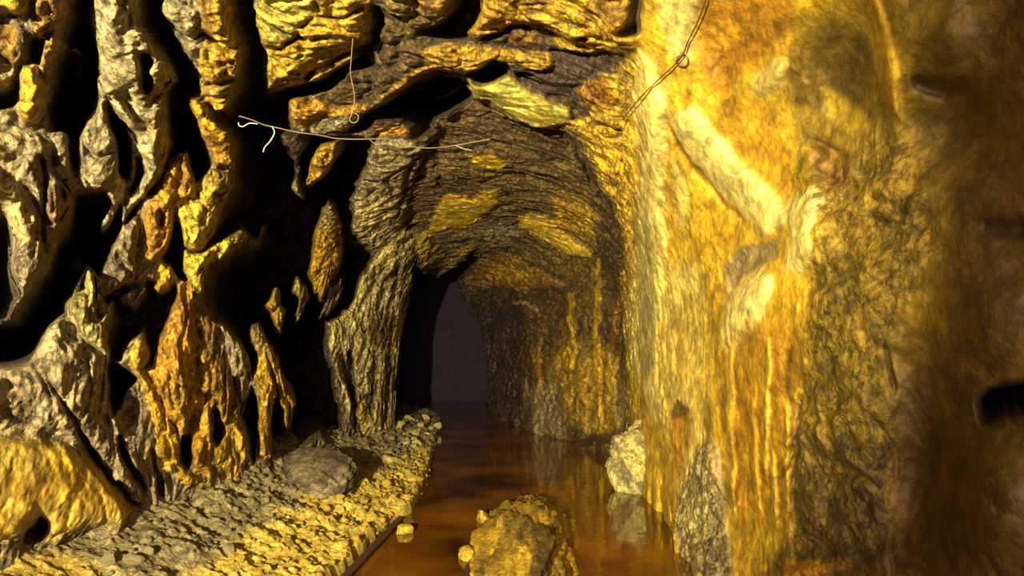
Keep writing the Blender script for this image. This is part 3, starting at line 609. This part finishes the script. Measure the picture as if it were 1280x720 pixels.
bqx, bqy = project(BX, BY, BZ)
gmix = smooth(-.25, .25, (bqy - np.interp(bqx, [0, 90, 200, 270, 330, 400, 470, 520, 560], [692, 712, 730, 700, 655, 612, 585, 560, 540]))/60 + .5*fbm(BX*3, BY*3, 3, 18))
BC = (PALL['GL']*.3+PALL['G']*.55+PALL['GY']*.15)*(1-gmix[..., None]) + (PALL['Y']*.5+PALL['YO']*.25+PALL['P']*.25)*gmix[..., None]
n5 = fbm(BX*6, BY*6, 4, 19)
BC = BC*np.clip(1+.7*n5+.5*cob, .3, 1.7)[..., None]
wet = smooth(.06, .0, dist)[..., None]; BC = BC*(1-wet) + PALL['BD']*wet
MATB = rock_material('rubble', .8, .7, .3, 70, mscale=(1, 1, 1))
bank = grid_mesh('rubble_bank', np.stack([BX, BY, BZ], -1)[:, ::-1], BC[:, ::-1], MATB)
tag(bank, 'sloping bank of fine broken ochre and grey rubble between left wall and water', 'rubble', kind='stuff')

def ico(sub, fn, name, mat, col_fn=None):
    import bmesh
    bm = bmesh.new(); bmesh.ops.create_icosphere(bm, subdivisions=sub, radius=1)
    co = np.array([v.co[:] for v in bm.verts]); co2 = fn(co)
    for v, c in zip(bm.verts, co2): v.co = c
    for f in bm.faces: f.smooth = sub > 3
    me = bpy.data.meshes.new(name); bm.to_mesh(me); bm.free()
    me.materials.append(mat)
    if col_fn is not None:
        at = me.color_attributes.new('mineral', 'FLOAT_COLOR', 'POINT')
        c = np.clip(col_fn(co2), .004, .9); at.data.foreach_set('color', np.concatenate([c, np.ones((len(c), 1))], 1).astype(np.float32).reshape(-1))
    return me
def n3d(p, s, seed, n=4): return (fbm(p[:, 0]*s+p[:, 2]*s*.6, p[:, 1]*s-p[:, 2]*s*.7, n, seed) + fbm(p[:, 2]*s*1.1+3, p[:, 0]*s*.8-p[:, 1]*s*.5, n, seed+9))*.7
def craggy(size, seed, amp=.3, s=1.6, facet=True):
    def fn(c):
        v = c.copy()
        if facet:                            # cut flat faces as broken rock has
            rs = np.random.RandomState(seed)
            for k in range(11):
                n = rs.randn(3); n /= np.linalg.norm(n); o = .55+.3*rs.rand()
                t = v@n - o; v = v - np.where(t > 0, t, 0)[:, None]*n*.92
        v = v*(1 + amp*n3d(c, s, seed) + amp*.35*n3d(c, s*4, seed+5))[:, None]
        return v*np.array(size)
    return fn

# loose stones over the bank
MY = rock_material('ochre_stone', .7, .7, .3, 50, False, tuple(PALL['Y']*.62+PALL['YO']*.38))
MP = rock_material('pale_stone', .7, .7, .3, 50, False, tuple(PALL['P']))
MG = rock_material('grey_stone', .7, .7, .3, 50, False, tuple(PALL['GL']*.8+PALL['GY']*.2))
proto = {'ochre': [], 'grey': []}
for key, mt in (('ochre', MY), ('grey', MG)):
    for k in range(6):
        me = ico(3, craggy((1, .8, .6), 100+k, .22, 1.3), key+'_stone', mt); proto[key].append(me)
from mathutils.bvhtree import BVHTree
def bvh_of(o):
    me = o.data; n = len(me.vertices); co = np.empty(n*3, np.float32); me.vertices.foreach_get('co', co)
    return BVHTree.FromPolygons([tuple(v) for v in co.reshape(-1, 3).tolist()], [tuple(p.vertices) for p in me.polygons])
placed = []
def bank_z(x, y):
    j = int(np.clip(np.searchsorted(byr, y), 0, nby-1)); row = BX[j][::-1]
    return float(np.interp(x, row, BZ[j][::-1]))
tries = 0
cnt = {'ochre': 0, 'grey': 0}
while len(placed) < 400 and tries < 6000:
    tries += 1
    y = math.exp(rng.uniform(math.log(2.6), math.log(8.5)))
    x0 = float(xE(y)); x1 = float(xL(y))+.12
    t = rng.random()**1.2; x = x0 + (x1-x0)*t
    s = rng.uniform(.010, .022) if rng.random() < .75 else rng.uniform(.022, .042)
    if y > 4.5: s *= 1.35
    z = bank_z(x, y)
    if abs(x-x0) < .04: continue
    u, v = project(x, y, z)
    if not (0 < u < 640 and v < 719): continue
    if any((x-a)**2+(y-b)**2 < (s+c)**2 for a, b, c in placed): continue
    lim = float(np.interp(u, [0, 90, 200, 270, 330, 400, 470, 520, 560], [692, 712, 730, 700, 655, 612, 585, 560, 540]))
    key = 'ochre' if (v-lim)/60 + rng.uniform(-.2, .2) > 0 else 'grey'
    if cnt[key] >= 200: continue
    cnt[key] += 1
    o = bpy.data.objects.new(key+'_stone', rng.choice(proto[key])); C.objects.link(o)
    o.location = (x, y, z + s*.12); o.scale = (s, s, s); o.rotation_euler = (rng.uniform(-.4, .4), rng.uniform(-.4, .4), rng.uniform(0, 6.28))
    tag(o, 'small ochre coated stone lying on the yellow lower part of the rubble bank' if key == 'ochre' else 'small bare grey stone lying on the grey upper part of the rubble bank', 'stone', 'loose ochre stones on the rubble bank' if key == 'ochre' else 'loose grey stones on the rubble bank')
    placed.append((x, y, s))
pale = [ico(3, craggy((1, .8, .6), 130+k, .25, 1.3), 'pale_stone', MP) for k in range(4)]
for i in range(26):
    q = at_z(rng.uniform(494, 556), rng.uniform(527, 566), .07); s = rng.uniform(.04, .085)
    o = bpy.data.objects.new('pale_stone', pale[i % 4]); C.objects.link(o); o.location = (q[0], q[1], bank_z(q[0], q[1])+s*.3); o.scale = (s, s, s); o.rotation_euler = (rng.uniform(-.5, .5), rng.uniform(-.5, .5), rng.uniform(0, 6.28))
    tag(o, 'pale stone on the far tip of the rubble bank where it meets dark water', 'stone', 'pale stones at the far tip of the rubble bank')

# boulders
def boulder(name, size, seed, loc, rz, label, cols, amp=.3, s=1.6, sub=6, facet=True):
    def cf(co):
        a, b, k = cols; m = smooth(-.25, .25, n3d(co/np.array(size), 1.6, seed+30) + k)[:, None]
        c = PALL[a]*m + PALL[b]*(1-m)
        return c*np.clip(1+.6*n3d(co/np.array(size), 5, seed+40), .4, 1.6)[:, None]
    me = ico(sub, craggy(size, seed, amp, s, facet), name, MATB, cf)
    o = bpy.data.objects.new(name, me); C.objects.link(o); o.location = loc; o.rotation_euler = (0, 0, rz)
    tag(o, label, 'rock'); return o
p = at_z(655, 690)
boulder('mud_mound', (.27, 1.35, .19), 5, (.07, 3.95, -.03), math.radians(-2), 'long low hump of ochre mud covered rock rising from the shallow water', ('YO', 'OLD', .2), .36, 2.6, 6, False)
boulder('boulder', (.30, .32, .37), 9, (1.06, 5.85, .14), .3, 'pale grey and yellow boulder at the water edge against right wall', ('P', 'G', -.05), .25, 1.8)
boulder('rock_slab', (.34, .62, .14), 33, (-1.42, 5.05, .20), .35, 'tilted rough grey slab lying on top of the rubble bank at foot of left wall', ('G', 'GD', .1), .30, 1.8).rotation_euler = (.1, -.25, .35)
p = at_z(505, 668)
boulder('stone_block', (.055, .05, .045), 21, (p[0], p[1]+.03, .02), .15, 'single squarish bright yellow stone standing in water beside the bank', ('Y', 'Y', 0), .08, 1.2, 4)

p = at_z(604, 652)
boulder('ochre_rock', (.045, .07, .07), 27, (p[0], p[1], .01), .4, 'small upright ochre rock in the water left of the hump far end', ('Y', 'OL', .1), .2, 1.5, 4)
p = at_z(590, 697)
boulder('ochre_rock', (.05, .08, .05), 28, (p[0]-.03, p[1], .01), .2, 'low yellow rock in the water close to the hump near end', ('Y', 'YO', .1), .2, 1.5, 4)
# ------------------------------------------------------------------ water
wy_ = np.exp(np.linspace(math.log(.6), math.log(16.5), 200))-1.2; wx_ = np.linspace(-6, 1.6, 60)
WX, WY = np.meshgrid(np.linspace(0, 1, 60), wy_); WX = (xL(WY)-.1) + (xR(WY)+.12-xL(WY)+.1)*WX
m = bpy.data.materials.new('ochre_mine_water'); m.use_nodes = True
N, L = m.node_tree.nodes, m.node_tree.links; b = N['Principled BSDF']
tc = N.new('ShaderNodeTexCoord'); n1 = N.new('ShaderNodeTexNoise'); n1.inputs['Scale'].default_value = 1.4; n1.inputs['Detail'].default_value = 5
cr = N.new('ShaderNodeValToRGB'); cr.color_ramp.elements[0].position = .35; cr.color_ramp.elements[1].position = .68
cr.color_ramp.elements[0].color = (*lin((50, 28, 7)), 1); cr.color_ramp.elements[1].color = (*lin((122, 74, 12)), 1)
L.new(tc.outputs['Object'], n1.inputs[0]); L.new(n1.outputs[0], cr.inputs[0]); L.new(cr.outputs[0], b.inputs['Base Color'])
b.inputs['Roughness'].default_value = .06; b.inputs['IOR'].default_value = 1.4
n2 = N.new('ShaderNodeTexNoise'); n2.inputs['Scale'].default_value = 5; bp = N.new('ShaderNodeBump'); bp.inputs['Strength'].default_value = .12; bp.inputs['Distance'].default_value = .02
L.new(tc.outputs['Object'], n2.inputs[0]); L.new(n2.outputs[0], bp.inputs['Height']); L.new(bp.outputs[0], b.inputs['Normal'])
wat = grid_mesh('water', np.stack([WX, WY, WX*0], -1), None, m)
tag(wat, 'still murky orange brown water flooding the floor of the drift', 'water', kind='stuff')

# ------------------------------------------------------------------ rails and wires
def metal(name, c, rough=.6, met=.3):
    m = bpy.data.materials.new(name); m.use_nodes = True; N, L = m.node_tree.nodes, m.node_tree.links; b = N['Principled BSDF']
    n = N.new('ShaderNodeTexNoise'); n.inputs['Scale'].default_value = 25; r = N.new('ShaderNodeValToRGB')
    r.color_ramp.elements[0].color = (*(lin(c)*.6), 1); r.color_ramp.elements[1].color = (*np.minimum(lin(c)*1.4, .9), 1)
    L.new(n.outputs[0], r.inputs[0]); L.new(r.outputs[0], b.inputs['Base Color']); b.inputs['Roughness'].default_value = rough; b.inputs['Metallic'].default_value = met
    return m
RUST = metal('rusty_iron', (64, 38, 22)); WIRE = metal('galvanised_wire', (112, 100, 86), .45, .4); WIREO = metal('ochre_coated_wire', (84, 62, 34), .6, .2); WIRED = metal('rusted_wire', (70, 42, 20), .6, .2)
def rail(pts, label):
    # flat-bottomed rail profile swept along pts
    prof = [(-.035, 0), (.035, 0), (.035, .008), (.008, .014), (.008, .05), (.02, .056), (.02, .07), (-.02, .07), (-.02, .056), (-.008, .05), (-.008, .014), (-.035, .008)]
    P = [np.array(p) for p in pts]; vs = []; n = len(prof)
    for i, p in enumerate(P):
        t = P[min(i+1, len(P)-1)] - P[max(0, i-1)]; t /= np.linalg.norm(t); s = np.array([t[1], -t[0], 0])
        for a, bb in prof: vs.append(tuple(p + s*a + np.array([0, 0, bb])))
    fs = [(i*n+j, i*n+(j+1) % n, (i+1)*n+(j+1) % n, (i+1)*n+j) for i in range(len(P)-1) for j in range(n)]
    fs += [tuple(range(n)), tuple(range((len(P)-1)*n, len(P)*n))[::-1]]
    me = bpy.data.meshes.new('iron_rail'); me.from_pydata(vs, [], fs); me.materials.append(RUST); me.update()
    o = bpy.data.objects.new('iron_rail', me); C.objects.link(o); tag(o, label, 'rail'); return o
def rail_pts(a, b, z, n=14):
    A_, B_ = at_z(*a), at_z(*b); A_[2] = B_[2] = z
    return [A_ + (B_-A_)*t for t in np.linspace(-.25, 1, n)]
rail(rail_pts((437, 720), (502, 650), -.045), 'rusty iron rail along the foot of the rubble bank at water edge')
rail(rail_pts((583, 718), (624, 640), -.06), 'mud covered iron rail half sunk beside the ochre hump in water')

def tube(name, paths, r, mat, label):
    cu = bpy.data.curves.new(name, 'CURVE'); cu.dimensions = '3D'; cu.bevel_depth = r; cu.bevel_resolution = 2
    for pts in paths:
        s = cu.splines.new('POLY'); s.points.add(len(pts)-1)
        for q, p in zip(s.points, pts): q.co = (*p, 1)
    t = bpy.data.objects.new(name, cu); C.objects.link(t)
    dg = bpy.context.evaluated_depsgraph_get(); me = bpy.data.meshes.new_from_object(t.evaluated_get(dg))
    C.objects.unlink(t); bpy.data.objects.remove(t)
    me.materials.clear(); me.materials.append(mat)
    for p in me.polygons: p.use_smooth = True
    o = bpy.data.objects.new(name, me); C.objects.link(o); tag(o, label, 'wire'); return o
def dens(pts, k=8):
    P = np.array(pts, float); n = len(P); out = []
    for i in range(n-1):
        p0, p1, p2, p3 = P[max(0, i-1)], P[i], P[i+1], P[min(n-1, i+2)]
        for t in np.linspace(0, 1, k, endpoint=False):
            out.append(.5*((2*p1)+(-p0+p2)*t+(2*p0-5*p1+4*p2-p3)*t*t+(-p0+3*p1-3*p2+p3)*t**3))
    out.append(P[-1]); return out
def wpath(pp, y0, y1, k=8):
    xs_ = [p[0] for p in pp]; Lr = max(1, len(pp)-1)
    return dens([at_y(p[0], p[1], y0+(y1-y0)*i/Lr) for i, p in enumerate(pp)], k)
bpy.context.view_layer.update()
_dg = bpy.context.evaluated_depsgraph_get()
def onwall(pp, gap, k=8):                    # pinned along the rock face
    P2 = dens([(x, y, 0) for x, y in pp], k); ys = []
    for p in P2:
        h = sc.ray_cast(_dg, Vector((0, 0, CAMZ)), Vector(ray(p[0], p[1])).normalized()); ys.append(h[1].y if h[0] else 3.0)
    lo = [min(ys[max(0, i-2):i+3]) for i in range(len(ys))]
    sm = [sum(lo[max(0, i-2):i+3])/len(lo[max(0, i-2):i+3]) for i in range(len(ys))]
    return [at_y(p[0], p[1], y-gap) for p, y in zip(P2, sm)]
tube('hanging_wire', [
    wpath([(299,145),(315,150),(330,156),(348,160),(365,164),(385,167),(400,169),(420,173),(445,174),(470,173.5),(488,174),(500,180),(520,184),(540,185),(560,183),(585,179),(612,174)], 2.75, 3.6),
    wpath([(340,158),(343,166),(338,176),(331,184),(329,190)], 2.85, 2.87),
    wpath([(322,155),(312,154),(304,158),(299,157),(298,153)], 2.8, 2.78),
    wpath([(462,174),(468,179),(478,180),(488,178),(493,174)], 3.15, 3.25),
    wpath([(570,182),(580,186),(590,188)], 3.5, 3.52)], .0026, WIRE, 'long pale grey wire strung across the black hollows below the roof')
tube('dangling_wire', [wpath([(441,48),(440,60),(439,75),(438,90),(441,108),(443,120),(442,132),(440,142),(437,149),(440,153),(446,152),(448,145),(443,141)], 2.5, 2.5)], .0015, WIREO, 'short ochre coated wire hanging straight down from roof, curled at its end')
tube('wall_wire', [
    onwall([(886,-12),(878,12),(870,32),(860,52),(853,70),(840,84),(825,98),(808,114),(792,132),(778,150)], .012),
    onwall([(852,68),(847,72),(846,79),(851,83),(858,82),(860,75),(857,69),(852,68)], .016)], .0026, WIRED, 'dark rusted wire with a small ring running down bright yellow right wall')

# ------------------------------------------------------------------ light
def spot(name, loc, target, power, colr, size, blend, radius):
    l = bpy.data.lights.new(name, 'SPOT'); l.energy = power; l.color = colr; l.spot_size = math.radians(size); l.spot_blend = blend; l.shadow_soft_size = radius
    o = bpy.data.objects.new(name, l); C.objects.link(o); o.location = loc
    o.rotation_euler = (Vector(target)-Vector(loc)).to_track_quat('-Z', 'Y').to_euler(); return o
spot('work_lamp', (-1.0, -1.5, 1.35), (-.5, 4.4, 1.65), 7800, (1, .86, .46), 59, 1.0, .03)
al = bpy.data.lights.new('hollow_fill', 'AREA'); al.shape = 'RECTANGLE'; al.size = 2.2; al.size_y = 2.2; al.energy = 420; al.color = (.95, .72, .85)  # unseen fill panel, added to lift the shadows in the hollows
ao = bpy.data.objects.new('hollow_fill', al); C.objects.link(ao); ao.location = (-.3, -4.6, 1.25); ao.rotation_euler = (math.pi/2, 0, 0)
w = bpy.data.worlds.new('mine_dark'); sc.world = w; w.use_nodes = True
w.node_tree.nodes['Background'].inputs[0].default_value = (.9, .6, 1.0, 1); w.node_tree.nodes['Background'].inputs[1].default_value = .012

sc.view_settings.view_transform = 'Standard'; sc.view_settings.look = 'None'; sc.view_settings.gamma = 1; sc.view_settings.exposure = 0
sc.view_settings.use_curve_mapping = False
